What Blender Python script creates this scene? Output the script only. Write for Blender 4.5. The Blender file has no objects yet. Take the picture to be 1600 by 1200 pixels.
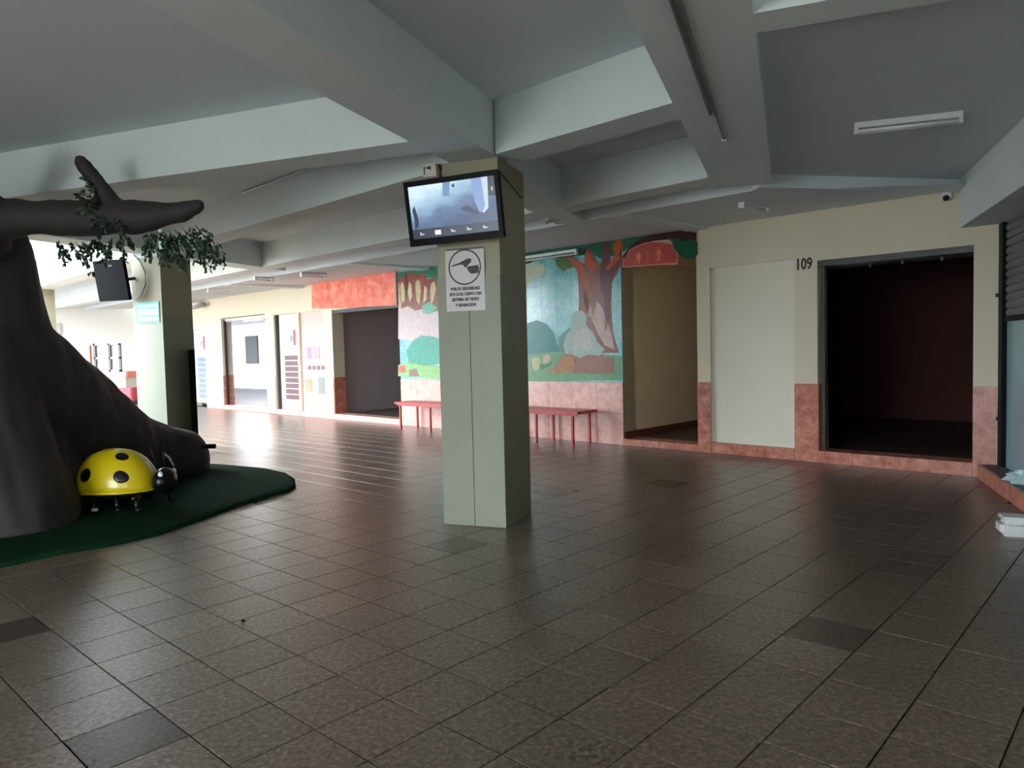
import bpy, bmesh, math, random
from mathutils import Vector, Matrix, noise
random.seed(7)
sc = bpy.context.scene
COL = sc.collection
R = math.radians

# ------------------------------------------------------------------ camera
cam_d = bpy.data.cameras.new('camera')
cam = bpy.data.objects.new('camera', cam_d)
COL.objects.link(cam)
sc.camera = cam
cam_d.sensor_fit = 'HORIZONTAL'
cam_d.sensor_width = 36.0
cam_d.lens = 1143.1 / 1600 * 36.0
cam_d.clip_end = 300
PI_, RO_ = -0.0478, -0.0244
_fw = Vector((0, math.cos(PI_), math.sin(PI_)))
_rt = Vector((1, 0, 0))
_up = _rt.cross(_fw)
_r2 = _rt * math.cos(RO_) + _up * math.sin(RO_)
_u2 = -_rt * math.sin(RO_) + _up * math.cos(RO_)
cam.matrix_world = Matrix(((_r2.x, _u2.x, -_fw.x, 0), (_r2.y, _u2.y, -_fw.y, 0),
                           (_r2.z, _u2.z, -_fw.z, 1.5), (0, 0, 0, 1)))

# ------------------------------------------------------------------ world, light, exposure
SKY = 22.0
world = bpy.data.worlds.new('sky')
sc.world = world
world.use_nodes = True
_bg = world.node_tree.nodes['Background']
_bg.inputs[0].default_value = (0.84, 0.94, 1.0, 1)
_bg.inputs[1].default_value = SKY
sc.view_settings.view_transform = 'Standard'
sc.view_settings.look = 'None'
sc.view_settings.exposure = 0.06
sc.view_settings.gamma = 1.0
sc.view_settings.use_curve_mapping = False
sc.cycles.max_bounces = 10
sc.cycles.diffuse_bounces = 6
sc.cycles.glossy_bounces = 4
sc.cycles.caustics_reflective = False
sc.cycles.caustics_refractive = False
sc.cycles.sample_clamp_indirect = 6.0
sc.cycles.use_denoising = True

# frames of the building:
#  wall frame: t runs left along the back wall from the corner by the shop, d goes into the wall
#  grid frame: s to the right, u away, turned by 69.2 degrees (columns and beams)
A0 = Vector((5.0, 7.83))
Wd = Vector((math.cos(R(135.7)), math.sin(R(135.7))))
Nd = Vector((0.6984, 0.7157))
Ud = Vector((math.cos(R(69.2)), math.sin(R(69.2))))
Sd = Vector((math.sin(R(69.2)), -math.cos(R(69.2))))
ND_WALL = A0.dot(Nd)
def fw(t, d, z):
    p = A0 + Wd * t + Nd * d
    return Vector((p.x, p.y, z))
def fn(t, nd, z):                      # wall frame, distance measured from the camera
    return fw(t, nd - ND_WALL, z)
def fu(s, u, z):
    p = Sd * s + Ud * u
    return Vector((p.x, p.y, z))
def fi(x, y, z):
    return Vector((x, y, z))

def portal(name, corners):
    a, b, c = [Vector(v) for v in corners]   # a->b width, a->c height ; faces b-a x c-a
    ld = bpy.data.lights.new(name, 'AREA')
    ld.shape = 'RECTANGLE'
    ld.size = (b - a).length
    ld.size_y = (c - a).length
    ld.cycles.is_portal = True
    o = bpy.data.objects.new(name, ld)
    COL.objects.link(o)
    x = (b - a).normalized(); y = (c - a).normalized(); z = x.cross(y)
    ctr = (b + c) / 2
    m = Matrix.Identity(4)
    for i in range(3):
        m[i][0], m[i][1], m[i][2], m[i][3] = x[i], y[i], z[i], ctr[i]
    o.matrix_world = m
# daylight openings of the hall (importance sampling of the sky only); light goes along local -Z
portal('street_opening', (fn(9.4, 3.9, 0.0), fn(24, 3.9, 0.0), fn(9.4, 3.9, 3.1)))
portal('rear_opening', (fn(-1.6, -5.2, 0.0), fn(2.6, -5.2, 0.0), fn(-1.6, -5.2, 2.7)))
portal('side_opening', (fn(9.9, 2.2, 0.0), fn(9.9, 3.9, 0.0), fn(9.9, 2.2, 3.1)))
portal('end_opening', (fn(24.2, 3.9, 0.0), fn(24.2, 9.0, 0.0), fn(24.2, 3.9, 3.1)))

# ------------------------------------------------------------------ materials
def srgb(c):
    r = []
    for v in c:
        v = v / 255.0
        r.append(v / 12.92 if v <= 0.04045 else ((v + 0.055) / 1.055) ** 2.4)
    return (r[0], r[1], r[2], 1)
def mat(name, col, rough=0.6, metal=0.0, var=0.0, scale=4.0, bump=0.0, bscale=40.0, spec=0.5, detail=3.0, coat=0.0):
    m = bpy.data.materials.new(name)
    m.use_nodes = True
    nt = m.node_tree; N = nt.nodes; L = nt.links
    b = N['Principled BSDF']
    c = srgb(col)
    b.inputs['Roughness'].default_value = rough
    b.inputs['Metallic'].default_value = metal
    b.inputs['Specular IOR Level'].default_value = spec
    b.inputs['Coat Weight'].default_value = coat
    b.inputs['Base Color'].default_value = c
    if var > 0 or bump > 0:
        tc = N.new('ShaderNodeNewGeometry')
    if var > 0:
        no = N.new('ShaderNodeTexNoise'); no.inputs['Scale'].default_value = scale; no.inputs['Detail'].default_value = detail
        L.new(tc.outputs['Position'], no.inputs['Vector'])
        mr = N.new('ShaderNodeMapRange'); mr.inputs[1].default_value = 0.3; mr.inputs[2].default_value = 0.7
        mr.inputs[3].default_value = 1 - var; mr.inputs[4].default_value = 1 + var
        L.new(no.outputs[0], mr.inputs[0])
        mx = N.new('ShaderNodeMix'); mx.data_type = 'RGBA'; mx.blend_type = 'MULTIPLY'; mx.inputs[0].default_value = 1
        mx.inputs[6].default_value = c
        L.new(mr.outputs[0], mx.inputs[7])
        L.new(mx.outputs[2], b.inputs['Base Color'])
    if bump > 0:
        n2 = N.new('ShaderNodeTexNoise'); n2.inputs['Scale'].default_value = bscale; n2.inputs['Detail'].default_value = 4
        L.new(tc.outputs['Position'], n2.inputs['Vector'])
        bp = N.new('ShaderNodeBump'); bp.inputs['Strength'].default_value = bump; bp.inputs['Distance'].default_value = 0.01
        L.new(n2.outputs[0], bp.inputs['Height'])
        L.new(bp.outputs[0], b.inputs['Normal'])
    return m
def emis(name, col, s):
    m = bpy.data.materials.new(name); m.use_nodes = True
    b = m.node_tree.nodes['Principled BSDF']
    b.inputs['Base Color'].default_value = (0, 0, 0, 1)
    b.inputs['Emission Color'].default_value = srgb(col)
    b.inputs['Emission Strength'].default_value = s
    b.inputs['Roughness'].default_value = 0.3
    return m
def speckled(name, c1, c2, c3, rough, scale, spec=0.5, tile_var=0.0, bump=0.0, contrast=1.0):
    """mottled granite-look ceramic"""
    m = bpy.data.materials.new(name); m.use_nodes = True
    nt = m.node_tree; N = nt.nodes; L = nt.links; b = N['Principled BSDF']
    g = N.new('ShaderNodeNewGeometry')
    n1 = N.new('ShaderNodeTexNoise'); n1.inputs['Scale'].default_value = scale; n1.inputs['Detail'].default_value = 5; n1.inputs['Roughness'].default_value = 0.7
    L.new(g.outputs['Position'], n1.inputs['Vector'])
    cr = N.new('ShaderNodeValToRGB')
    e = cr.color_ramp.elements
    e[0].position = 0.5 - 0.17 / contrast; e[0].color = srgb(c1)
    e[1].position = 0.5 + 0.17 / contrast; e[1].color = srgb(c3)
    k = cr.color_ramp.elements.new(0.5); k.color = srgb(c2)
    L.new(n1.outputs[0], cr.inputs[0])
    last = cr.outputs[0]
    # broad patches of wear
    n2 = N.new('ShaderNodeTexNoise'); n2.inputs['Scale'].default_value = 0.9; n2.inputs['Detail'].default_value = 2
    L.new(g.outputs['Position'], n2.inputs['Vector'])
    mr = N.new('ShaderNodeMapRange'); mr.inputs[1].default_value = 0.3; mr.inputs[2].default_value = 0.7; mr.inputs[3].default_value = 0.9; mr.inputs[4].default_value = 1.1
    L.new(n2.outputs[0], mr.inputs[0])
    mx = N.new('ShaderNodeMix'); mx.data_type = 'RGBA'; mx.blend_type = 'MULTIPLY'; mx.inputs[0].default_value = 1
    L.new(last, mx.inputs[6]); L.new(mr.outputs[0], mx.inputs[7]); last = mx.outputs[2]
    if tile_var > 0:
        at = N.new('ShaderNodeAttribute'); at.attribute_name = 'tone'
        m2 = N.new('ShaderNodeMapRange'); m2.inputs[3].default_value = 1 - tile_var; m2.inputs[4].default_value = 1 + tile_var
        L.new(at.outputs['Fac'], m2.inputs[0])
        mx2 = N.new('ShaderNodeMix'); mx2.data_type = 'RGBA'; mx2.blend_type = 'MULTIPLY'; mx2.inputs[0].default_value = 1
        L.new(last, mx2.inputs[6]); L.new(m2.outputs[0], mx2.inputs[7]); last = mx2.outputs[2]
    L.new(last, b.inputs['Base Color'])
    b.inputs['Roughness'].default_value = rough
    b.inputs['Specular IOR Level'].default_value = spec
    if bump > 0:
        bp = N.new('ShaderNodeBump'); bp.inputs['Strength'].default_value = bump; bp.inputs['Distance'].default_value = 0.004
        L.new(n1.outputs[0], bp.inputs['Height']); L.new(bp.outputs[0], b.inputs['Normal'])
    return m

M = {}
M['ceil'] = mat('ceiling_paint', (214, 222, 228), 0.8, var=0.03, scale=1.2)
M['beam'] = mat('beam_paint', (218, 228, 230), 0.75, var=0.03, scale=1.5)
M['cream'] = mat('cream_paint', (214, 204, 182), 0.75, var=0.03, scale=1.3)
M['cream2'] = mat('cream_panel_paint', (222, 216, 200), 0.7, var=0.03, scale=1.3)
M['colup'] = mat('column_cream_paint', (152, 146, 124), 0.6, var=0.03, scale=2)
M['collow'] = mat('column_green_cream_paint', (136, 139, 121), 0.5, var=0.05, scale=2)
M['pink'] = speckled('pink_granite_tile', (150, 88, 74), (186, 118, 100), (206, 146, 126), 0.35, 9, bump=0.0)
M['pinkl'] = speckled('pale_pink_tile', (196, 140, 128), (212, 160, 148), (224, 180, 168), 0.3, 7)
M['floor'] = speckled('floor_tile', (62, 51, 44), (104, 90, 80), (150, 132, 120), 0.29, 40, spec=0.8, tile_var=0.11, bump=0.35)
M['floord'] = speckled('dark_floor_tile', (52, 44, 40), (76, 66, 60), (96, 84, 76), 0.26, 48, spec=0.5, bump=0.35)
M['grout'] = mat('grout', (58, 50, 45), 0.9)
M['out'] = mat('street_concrete', (170, 168, 162), 0.9, var=0.08, scale=0.6)
M['white'] = mat('white_plaster', (232, 232, 230), 0.7)
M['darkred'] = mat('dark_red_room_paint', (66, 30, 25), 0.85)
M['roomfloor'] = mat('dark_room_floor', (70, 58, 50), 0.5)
M['lilac'] = mat('grey_room_paint', (168, 158, 160), 0.8)
M['whiteroom'] = mat('white_room_paint', (225, 222, 232), 0.8)
M['tan'] = mat('tan_corridor_paint', (222, 204, 172), 0.7, var=0.03)
M['skirt'] = mat('maroon_skirting', (96, 48, 42), 0.5)
M['bark'] = mat('fibreglass_bark', (42, 38, 38), 0.75, var=0.22, scale=3, bump=0.9, bscale=7)
M['leaf'] = mat('plastic_leaf', (38, 66, 44), 0.5, var=0.3, scale=20)
M['leaf2'] = mat('plastic_leaf_light', (70, 96, 66), 0.5, var=0.3, scale=20)
M['twig'] = mat('twig', (48, 40, 34), 0.8)
M['turf'] = mat('green_turf', (18, 46, 28), 0.95, var=0.15, scale=30, bump=0.8, bscale=160, spec=0.05)
M['yellow'] = mat('yellow_gloss', (212, 188, 18), 0.3, var=0.03, coat=0.15)
M['black'] = mat('black_gloss', (12, 12, 15), 0.3, spec=0.3)
M['blackm'] = mat('black_matt', (14, 15, 19), 0.8, spec=0.1)
M['eye'] = mat('white_gloss', (225, 228, 235), 0.3)
M['metalw'] = mat('white_enamel', (225, 228, 228), 0.4)
M['tube'] = mat('fluorescent_glass', (235, 238, 238), 0.25)
M['tvblack'] = mat('television_black', (9, 9, 12), 0.35, spec=0.06)
M['dark'] = mat('dark_metal', (45, 44, 46), 0.45, 0.3)
M['pipe'] = mat('grey_conduit', (128, 128, 130), 0.5)
M['pipew'] = mat('white_conduit', (200, 202, 204), 0.5)
M['shutter'] = mat('shutter_steel', (118, 112, 116), 0.5, 0.2, var=0.06, scale=3)
M['frame'] = mat('black_aluminium', (14, 17, 19), 0.5, spec=0.1)
M['pane'] = mat('pale_blue_shop_pane', (140, 176, 186), 0.18, var=0.06, scale=2)  # opaque pale blue surface
M['ledge'] = mat('dark_slate_ledge', (74, 76, 76), 0.5, var=0.08)
M['benchred'] = mat('red_bench_enamel', (176, 52, 48), 0.4)
M['signw'] = mat('sign_white', (205, 200, 198), 0.5)
M['signk'] = mat('sign_black', (26, 26, 30), 0.5)
M['teal'] = mat('sign_teal', (96, 178, 176), 0.5)
M['tealw'] = mat('sign_pale_teal', (205, 228, 224), 0.5)
M['redboard'] = speckled('weathered_red_board', (206, 84, 70), (222, 112, 92), (232, 150, 124), 0.6, 5)
M['signred'] = mat('sign_red', (168, 42, 32), 0.5)
M['signedge'] = mat('sign_edge', (214, 130, 96), 0.5)
M['signor'] = mat('sign_orange', (222, 112, 60), 0.5)
M['sky_paint'] = speckled('mural_sky', (72, 148, 162), (96, 166, 174), (136, 190, 188), 0.2, 4)
M['mist'] = mat('plastic_white', (224, 226, 224), 0.35)
M['slatbrown'] = mat('brown_slat', (96, 66, 68), 0.5)
M['slatblue'] = mat('grey_blue_slat', (120, 132, 160), 0.5)
M['poster'] = mat('pink_poster', (214, 180, 172), 0.5, var=0.04)
M['coral'] = mat('coral_laminate', (226, 128, 110), 0.5)
M['crimson'] = mat('crimson_plastic', (176, 32, 44), 0.4)
M['bucket'] = mat('yellow_plastic', (214, 168, 30), 0.4)
M['plastic'] = mat('bluish_white_plastic', (196, 220, 226), 0.3)
M['greydoor'] = mat('grey_door_paint', (186, 180, 186), 0.6)

# ------------------------------------------------------------------ helpers
def link(o, parent=None, kind=None, label=None, cat=None, group=None):
    COL.objects.link(o)
    if parent is not None:
        o.parent = parent
        o.matrix_parent_inverse = parent.matrix_world.inverted() if parent.type == 'EMPTY' else Matrix.Identity(4)
    if kind: o['kind'] = kind
    if label: o['label'] = label
    if cat: o['category'] = cat
    if group: o['group'] = group
    return o
class MB:
    def __init__(s): s.v = []; s.f = []
    def box(s, f, a0, a1, b0, b1, z0, z1):
        n = len(s.v)
        for z in (z0, z1):
            for a, b in ((a0, b0), (a1, b0), (a1, b1), (a0, b1)):
                s.v.append(f(a, b, z))
        s.f += [tuple(n + i for i in q) for q in ((0, 3, 2, 1), (4, 5, 6, 7), (0, 1, 5, 4), (1, 2, 6, 5), (2, 3, 7, 6), (3, 0, 4, 7))]
        return s
    def quad(s, pts):
        n = len(s.v); s.v += [Vector(p) for p in pts]; s.f.append(tuple(range(n, n + len(pts)))); return s
    def prism(s, f, poly, d0, d1):
        """polygon in (t,z), thickness d0..d1"""
        n = len(s.v); k = len(poly)
        for d in (d0, d1):
            for t, z in poly: s.v.append(f(t, d, z))
        s.f.append(tuple(range(n, n + k))); s.f.append(tuple(range(n + 2 * k - 1, n + k - 1, -1)))
        for i in range(k):
            j = (i + 1) % k
            s.f.append((n + i, n + j, n + k + j, n + k + i))
        return s
    def tube(s, pts, r, seg=8, r1=None, cap=True):
        pts = [Vector(p) for p in pts]; n0 = len(s.v); m = len(pts)
        for i, p in enumerate(pts):
            d = (pts[min(i + 1, m - 1)] - pts[max(i - 1, 0)]).normalized()
            a = d.cross(Vector((0, 0, 1)))
            if a.length < 0.05: a = d.cross(Vector((1, 0, 0)))
            a.normalize(); b = d.cross(a)
            rr = r if r1 is None else r + (r1 - r) * i / (m - 1)
            for k in range(seg):
                w = 2 * math.pi * k / seg
                s.v.append(p + a * rr * math.cos(w) + b * rr * math.sin(w))
        for i in range(m - 1):
            for k in range(seg):
                k2 = (k + 1) % seg
                s.f.append((n0 + i * seg + k, n0 + i * seg + k2, n0 + (i + 1) * seg + k2, n0 + (i + 1) * seg + k))
        if cap:
            s.f.append(tuple(n0 + k for k in range(seg))[::-1]); s.f.append(tuple(n0 + (m - 1) * seg + k for k in range(seg)))
        return s
    def ball(s, c, r, seg=14, rings=9):
        c = Vector(c); n0 = len(s.v)
        if not hasattr(r, '__len__'): r = (r, r, r)
        for i in range(rings + 1):
            th = math.pi * i / rings
            for k in range(seg):
                w = 2 * math.pi * k / seg
                s.v.append(c + Vector((r[0] * math.sin(th) * math.cos(w), r[1] * math.sin(th) * math.sin(w), r[2] * math.cos(th))))
        for i in range(rings):
            for k in range(seg):
                k2 = (k + 1) % seg
                s.f.append((n0 + i * seg + k, n0 + (i + 1) * seg + k, n0 + (i + 1) * seg + k2, n0 + i * seg + k2))
        return s
    def mesh(s, name, m, fix=True, smooth=False, bevel=0):
        me = bpy.data.meshes.new(name)
        me.from_pydata([tuple(v) for v in s.v], [], s.f)
        if fix or bevel:
            bm = bmesh.new(); bm.from_mesh(me)
            bmesh.ops.remove_doubles(bm, verts=bm.verts, dist=1e-5)
            bmesh.ops.recalc_face_normals(bm, faces=bm.faces)
            if bevel:
                bmesh.ops.bevel(bm, geom=[e for e in bm.edges], offset=bevel, segments=2, affect='EDGES', clamp_overlap=True)
            bm.to_mesh(me); bm.free()
        if m is not None: me.materials.append(m)
        if smooth:
            for p in me.polygons: p.use_smooth = True
        return me
    def obj(s, name, m, parent=None, kind=None, label=None, cat=None, group=None, smooth=False, bevel=0, fix=True):
        o = bpy.data.objects.new(name, s.mesh(name, m, fix, smooth, bevel))
        return link(o, parent, kind, label, cat, group)
def empty(name, loc, label=None, cat=None, group=None, kind=None, rz=0):
    o = bpy.data.objects.new(name, None)
    o.location = loc; o.rotation_euler = (0, 0, rz)
    o.empty_display_size = 0.1
    o.matrix_world = Matrix.Translation(Vector(loc)) @ Matrix.Rotation(rz, 4, 'Z')
    return link(o, None, kind, label, cat, group)
def sbox(name, f, dims, m, parent=None, **k):
    return MB().box(f, *dims).obj(name, m, parent, **k)
def text(body, name, size, m, origin, xdir, ydir, parent, xs=1.0, extr=0.0015, align='CENTER', off=0.0, **k):
    c = bpy.data.curves.new(name, 'FONT'); c.body = body; c.size = size; c.extrude = extr
    c.align_x = align; c.align_y = 'CENTER'; c.resolution_u = 2
    o = bpy.data.objects.new(name, c); c.materials.append(m)
    x = Vector(xdir).normalized(); y = Vector(ydir).normalized(); z = x.cross(y); p = Vector(origin)
    mm = Matrix.Identity(4)
    for i in range(3):
        mm[i][0], mm[i][1], mm[i][2], mm[i][3] = x[i] * xs, y[i], z[i], p[i]
    COL.objects.link(o)
    c.offset = off
    bpy.context.view_layer.update()
    me = bpy.data.meshes.new_from_object(o.evaluated_get(bpy.context.evaluated_depsgraph_get()))
    me.name = name
    me.transform(mm)
    bpy.data.objects.remove(o)
    o = bpy.data.objects.new(name, me)
    link(o, parent, **k)
    return o

# ================================================================== SETTING
ZS, ZB = 3.5, 3.07           # slab and beam undersides
# ---- floor: grout bed + tiles
TS = 0.34774
YAW = -0.74
gi = Vector((math.cos(YAW), math.sin(YAW))); gj = Vector((-math.sin(YAW), math.cos(YAW)))
def gp(i, j):
    return (gi * (-10.279 + i) + gj * (2.4748 + j)) * TS
floor = MB().quad([fn(-8, -6, -0.012), fn(24.5, -6, -0.012), fn(24.5, 9.4, -0.012), fn(-8, 9.4, -0.012)]).obj('floor', M['grout'], kind='structure', label='brown speckled ceramic tile floor of the hall')
def project(p):
    q = p - Vector((0, 0, 1.5)); dz = q.dot(_fw)
    if dz < 0.3: return None
    return (800 + 1143.1 * q.dot(_r2) / dz, 600 - 1143.1 * q.dot(_u2) / dz, dz)
cells = []
for i in range(-60, 90):
    for j in range(-60, 90):
        c = gp(i + .5, j + .5)
        nd = c.dot(Nd); t = (c - A0).dot(Wd); s = c.dot(Sd)
        if nd > ND_WALL + 0.22 or nd < -5.0 or t < -7 or t > 24 or s > 2.02: continue
        # under the columns
        c3 = project(Vector((c.x, c.y, 0)))
        vis = -1
        if c3 and -60 < c3[0] < 1660 and c3[1] < 1260:
            vis = 1 / c3[2] ** 3
            if c3[0] < 330 and c.y < 9 and c.y > 5.4 and c.x < -3: vis *= 0.01   # under the turf
        cells.append((vis, i, j))
cells.sort(reverse=True)
# darker replacement tiles: given by a point inside them
dark_pts = [(1.628, 3.69), (-0.417, 5.606), (1.495, 7.848), (0.303, 7.504), (-1.561, 2.842), (-2.788, 4.089), (-2.404, 7.315)]
darkset = set()
for x, y in dark_pts:
    p = Vector((x, y)) / TS
    darkset.add((math.floor(p.dot(gi) + 10.279), math.floor(p.dot(gj) - 2.4748)))
G = 0.0032
def tile_quads(mb, i, j, ox=0, oy=0):
    c = gp(i + .5, j + .5); h = TS / 2 - G; b = 0.0012
    rnd = random.Random(i * 131 + j * 7)
    dz = rnd.uniform(-0.0006, 0.0006)
    n = len(mb.v)
    for hh, z in ((h, -0.010), (h, -0.0018 + dz), (h - b, dz)):
        for a, bb in ((-1, -1), (1, -1), (1, 1), (-1, 1)):
            p = c + gi * hh * a + gj * hh * bb
            mb.v.append(Vector((p.x - ox, p.y - oy, z)))
    for k in range(4):
        k2 = (k + 1) % 4
        mb.f.append((n + k, n + k2, n + 4 + k2, n + 4 + k)); mb.f.append((n + 4 + k, n + 4 + k2, n + 8 + k2, n + 8 + k))
    mb.f.append((n + 8, n + 9, n + 10, n + 11))
    return rnd.random()
def tone(me, vals, per):
    a = me.attributes.new('tone', 'FLOAT', 'FACE')
    for k in range(len(me.polygons)): a.data[k].value = vals[k // per]
protos = {}
def tile_mesh(key, dark):
    if key not in protos:
        mb = MB(); tile_quads(mb, 0, 0, *gp(.5, .5))
        me = mb.mesh('tile', M['floord'] if dark else M['floor'], fix=False)
        tone(me, [key if not dark else 0.5], 9)
        protos[key] = me
    return protos[key]
for vis, i, j in cells[:296]:
    c = gp(i + .5, j + .5)
    dk = (i, j) in darkset
    rv = random.Random(i * 131 + j * 7).random()
    key = 'dark' if dk else round(rv * 11) / 11
    o = bpy.data.objects.new('tile', tile_mesh(key, dk)); o.location = (c.x, c.y, random.Random(i * 17 + j).uniform(-0.0006, 0.0006))
    link(o, floor)
    if dk: o['label'] = 'darker replacement floor tile'
mb = MB(); vals = []; mbd = MB(); vd = []
for vis, i, j in cells[296:]:
    if (i, j) in darkset: vd.append(tile_quads(mbd, i, j))
    else: vals.append(tile_quads(mb, i, j))
o = mb.obj('tile_field', M['floor'], floor, kind='stuff', fix=False); tone(o.data, vals, 9)
if vd:
    o = mbd.obj('dark_tile_field', M['floord'], floor, kind='stuff', fix=False, label='darker replacement floor tiles')

# street ground beyond the hall
MB().quad([(-90, -60, -0.03), (60, -60, -0.03), (60, 90, -0.03), (-90, 90, -0.03)]).obj('street_ground', M['out'], kind='structure', label='pale concrete street ground outside the hall')

# ---- ceiling slabs
ceil = MB()
TH = 0.2
ceil.box(fn, -8, 9.9, -5.2, 9.1, ZS, ZS + TH)
ceil.box(fn, 9.9, 24.2, 3.9, 9.1, ZS, ZS + TH)
ceiling = ceil.obj('ceiling', M['ceil'], kind='structure', label='flat grey painted concrete ceiling slab')
# ---- beams (each a piece of the setting)
def beam(f, *d, name='ceiling_beam', label=None):
    return sbox(name, f, d, M['beam'], None, kind='structure', label=label)
EPS = 0.002
beam(fu, -2.65, -2.226, -4.2, 5.64, ZB, ZS + .01, label='deep concrete beam running from over the camera to the column with the screen')
beam(fu, -2.76, -2.38, 6.28, 9.0, ZB, ZS + .01, label='short beam behind the column with the screen')
beam(fu, -0.70, -0.15, -4.2, 7.75, ZB, ZS + .01, label='wide beam with a conduit along its underside')
beam(fu, -9.8, -2.65, 4.94, 5.28, ZB, ZS + .01, label='long cross beam over the artificial tree')
beam(fu, -9.25, -8.70, 1.5, 8.36, ZB, ZS + .01, label='beam ending on the column behind the tree')
beam(fu, -9.25, -8.80, 8.95, 11.4, ZB, ZS + .01, label='short beam behind the far column')
beam(fu, -0.15, 3.2, 3.76, 4.0, ZB, ZS + .01, label='cross beam at the upper right')
beam(fn, 0.5, 2.35, 4.22, 4.57, ZB + EPS, ZS + .01, label='cross beam to the right of the screen column')
beam(fn, 2.9, 24, 4.22, 4.57, ZB + EPS, ZS + .01, label='long beam along the line of columns')
beam(fn, 1.65, 24, 6.34, 6.68, ZB + EPS * 2, ZS + .01, label='long beam parallel to the mural wall')
# lowered sloping ceiling strip by the wall, with its bright front edge
so = MB()
PT = [fn(1.64, 7.25, 3.072), fn(24, 7.25, 3.072), fn(24, 9.12, 3.16), fn(2.9, 9.12, 3.15), fn(-0.3, 9.12, 3.09), Vector((5.2, 8.02, 3.07)), Vector((2.54, 7.46, 3.068))]
so.v = PT + [Vector((p.x, p.y, 3.52)) for p in PT]
so.f = [tuple(range(7)), tuple(range(13, 6, -1))] + [(i, (i + 1) % 7, 7 + (i + 1) % 7, 7 + i) for i in range(7)]
so.obj('ceiling_strip', M['ceil'], kind='structure', label='lower sloping ceiling strip along the shop fronts')
for t in (3.2, 9.1, 13.8, 19.5):
    beam(fn, t, t + 0.28, 7.3, 9.11, 3.065, 3.2, name='ceiling_joist', label='shallow joist running to the shop-front wall')
# right bay: lower slab between the wide beam and the shop
sl = MB()
sl.v = [fu(-.16, 3.9, 3.2), fu(3.4, 3.9, 3.2), fu(3.4, 9.6, 3.2), fu(-.16, 9.6, 3.2)] + [fu(-.16, 3.9, 3.48), fu(3.4, 3.9, 3.48), fu(3.4, 9.6, 3.48), fu(-.16, 9.6, 3.48)]
sl.f = [(0, 1, 2, 3), (7, 6, 5, 4), (0, 4, 5, 1), (1, 5, 6, 2), (2, 6, 7, 3), (3, 7, 4, 0)]
sl.obj('ceiling_bay', M['ceil'], kind='structure', label='lower grey ceiling bay with the fluorescent batten')
# soffit box over the shop
sbox('shop_soffit', fu, (1.72, 3.4, -4.5, 9.12, 2.68, 3.3), M['beam'], None, kind='structure', label='white boxed soffit over the roller-shutter shop')

# ---- columns
def column(s0, s1, u0, u1, label, seam=None):
    c = MB().box(fu, s0, s1, u0, u1, 0, 2.12).box(fu, s0 + .001, s1 - .001, u0 + .001, u1 - .001, 2.12, 3.075)
    o = c.obj('column', M['collow'], kind='structure', label=label)
    o.data.materials.append(M['colup'])
    for p in o.data.polygons:
        if p.center.z > 2.13 or (p.center.z > 2.119 and p.area < 1): p.material_index = 1
    return o
c1 = column(-2.80, -2.226, 5.652, 6.28, 'pale green and cream square column carrying the wall screen')
for a, b in ((-2.80, -2.512), (-2.506, -2.226)):
    sbox('cladding_panel', fu, (a, b, 5.640, 5.652, 0.004, 2.115), M['collow'], c1)
c2 = column(-9.27, -8.70, 8.36, 8.95, 'square cream column behind the artificial tree')
column(-16.0, -15.4, 11.2, 11.8, 'far cream column by the street')
sbox('beam_end', fu, (-9.27, -8.70, 8.36, 8.95, 3.0, 3.08), M['beam'], c2)

# ---- back wall with its openings
wall = empty('wall_back', fw(0, 0, 0), kind='structure', label='long cream shop-front wall with doorways and a mural')
DW = 0.3
def wb(name, t0, t1, z0, z1, m='cream', d0=0.0, d1=DW, **k):
    return sbox(name, fw, (t0, t1, d0, d1, z0, z1), M[m], wall, **k)
wb('wall_body', -0.9, 0.05, 0, 3.2); wb('wall_body', 0.05, 1.71, 2.49, 3.2); wb('wall_body', 1.71, 2.0, 0, 3.2)
wb('wall_body', 2.0, 3.17, 2.54, 3.2); wb('recessed_panel', 2.0, 3.17, 0.15, 2.54, 'cream2', 0.035)
wb('wall_body', 3.17, 3.37, 0, 3.2); wb('wall_body', 3.37, 4.63, 2.80, 3.2)
wb('wall_body', 4.63, 10.14, 0, 3.2)
wb('wall_body', 10.14, 12.65, 2.48, 3.2); wb('wall_body', 12.65, 13.02, 0, 3.2, 'cream')
wb('wall_body', 13.02, 14.12, 2.5, 3.2); wb('wall_body', 14.12, 14.22, 0, 3.2)
wb('wall_body', 14.22, 15.35, 2.5, 3.2); wb('wall_body', 15.35, 15.8, 0, 3.2)
wb('wall_body', 15.8, 18.37, 2.56, 3.2); wb('wall_body', 18.37, 19.5, 0, 3.2)
wb('wall_body', 19.5, 20.6, 2.3, 3.2); wb('wall_body', 20.6, 24.2, 0, 3.2)
# sills: pink stone pieces, one by one
def pieces(name, t0, t1, z0, z1, m, step, d0=-0.015, d1=0.02, zstep=None, gap=0.004):
    n = max(1, round((t1 - t0) / step)); w = (t1 - t0) / n
    k = 1 if not zstep else max(1, round((z1 - z0) / zstep)); h = (z1 - z0) / k
    rnd = random.Random(int(t0 * 100))
    for i in range(n):
        for j in range(k):
            e = rnd.uniform(-0.0015, 0.0015)
            wb(name, t0 + i * w + gap / 2, t0 + (i + 1) * w - gap / 2, z0 + j * h + gap / 2, z0 + (j + 1) * h - gap / 2, m, d0 + e, d1)
pieces('sill_stone', 0.05, 1.71, 0, 0.15, 'pink', 0.42, d1=0.3)
pieces('sill_stone', 2.0, 3.17, 0, 0.15, 'pink', 0.39, d1=0.034)
pieces('sill_stone', 3.37, 4.63, 0, 0.10, 'pink', 0.33, d1=0.3)
pieces('sill_stone', 10.14, 12.65, 0, 0.12, 'pinkl', 0.36, d1=0.3)
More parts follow.
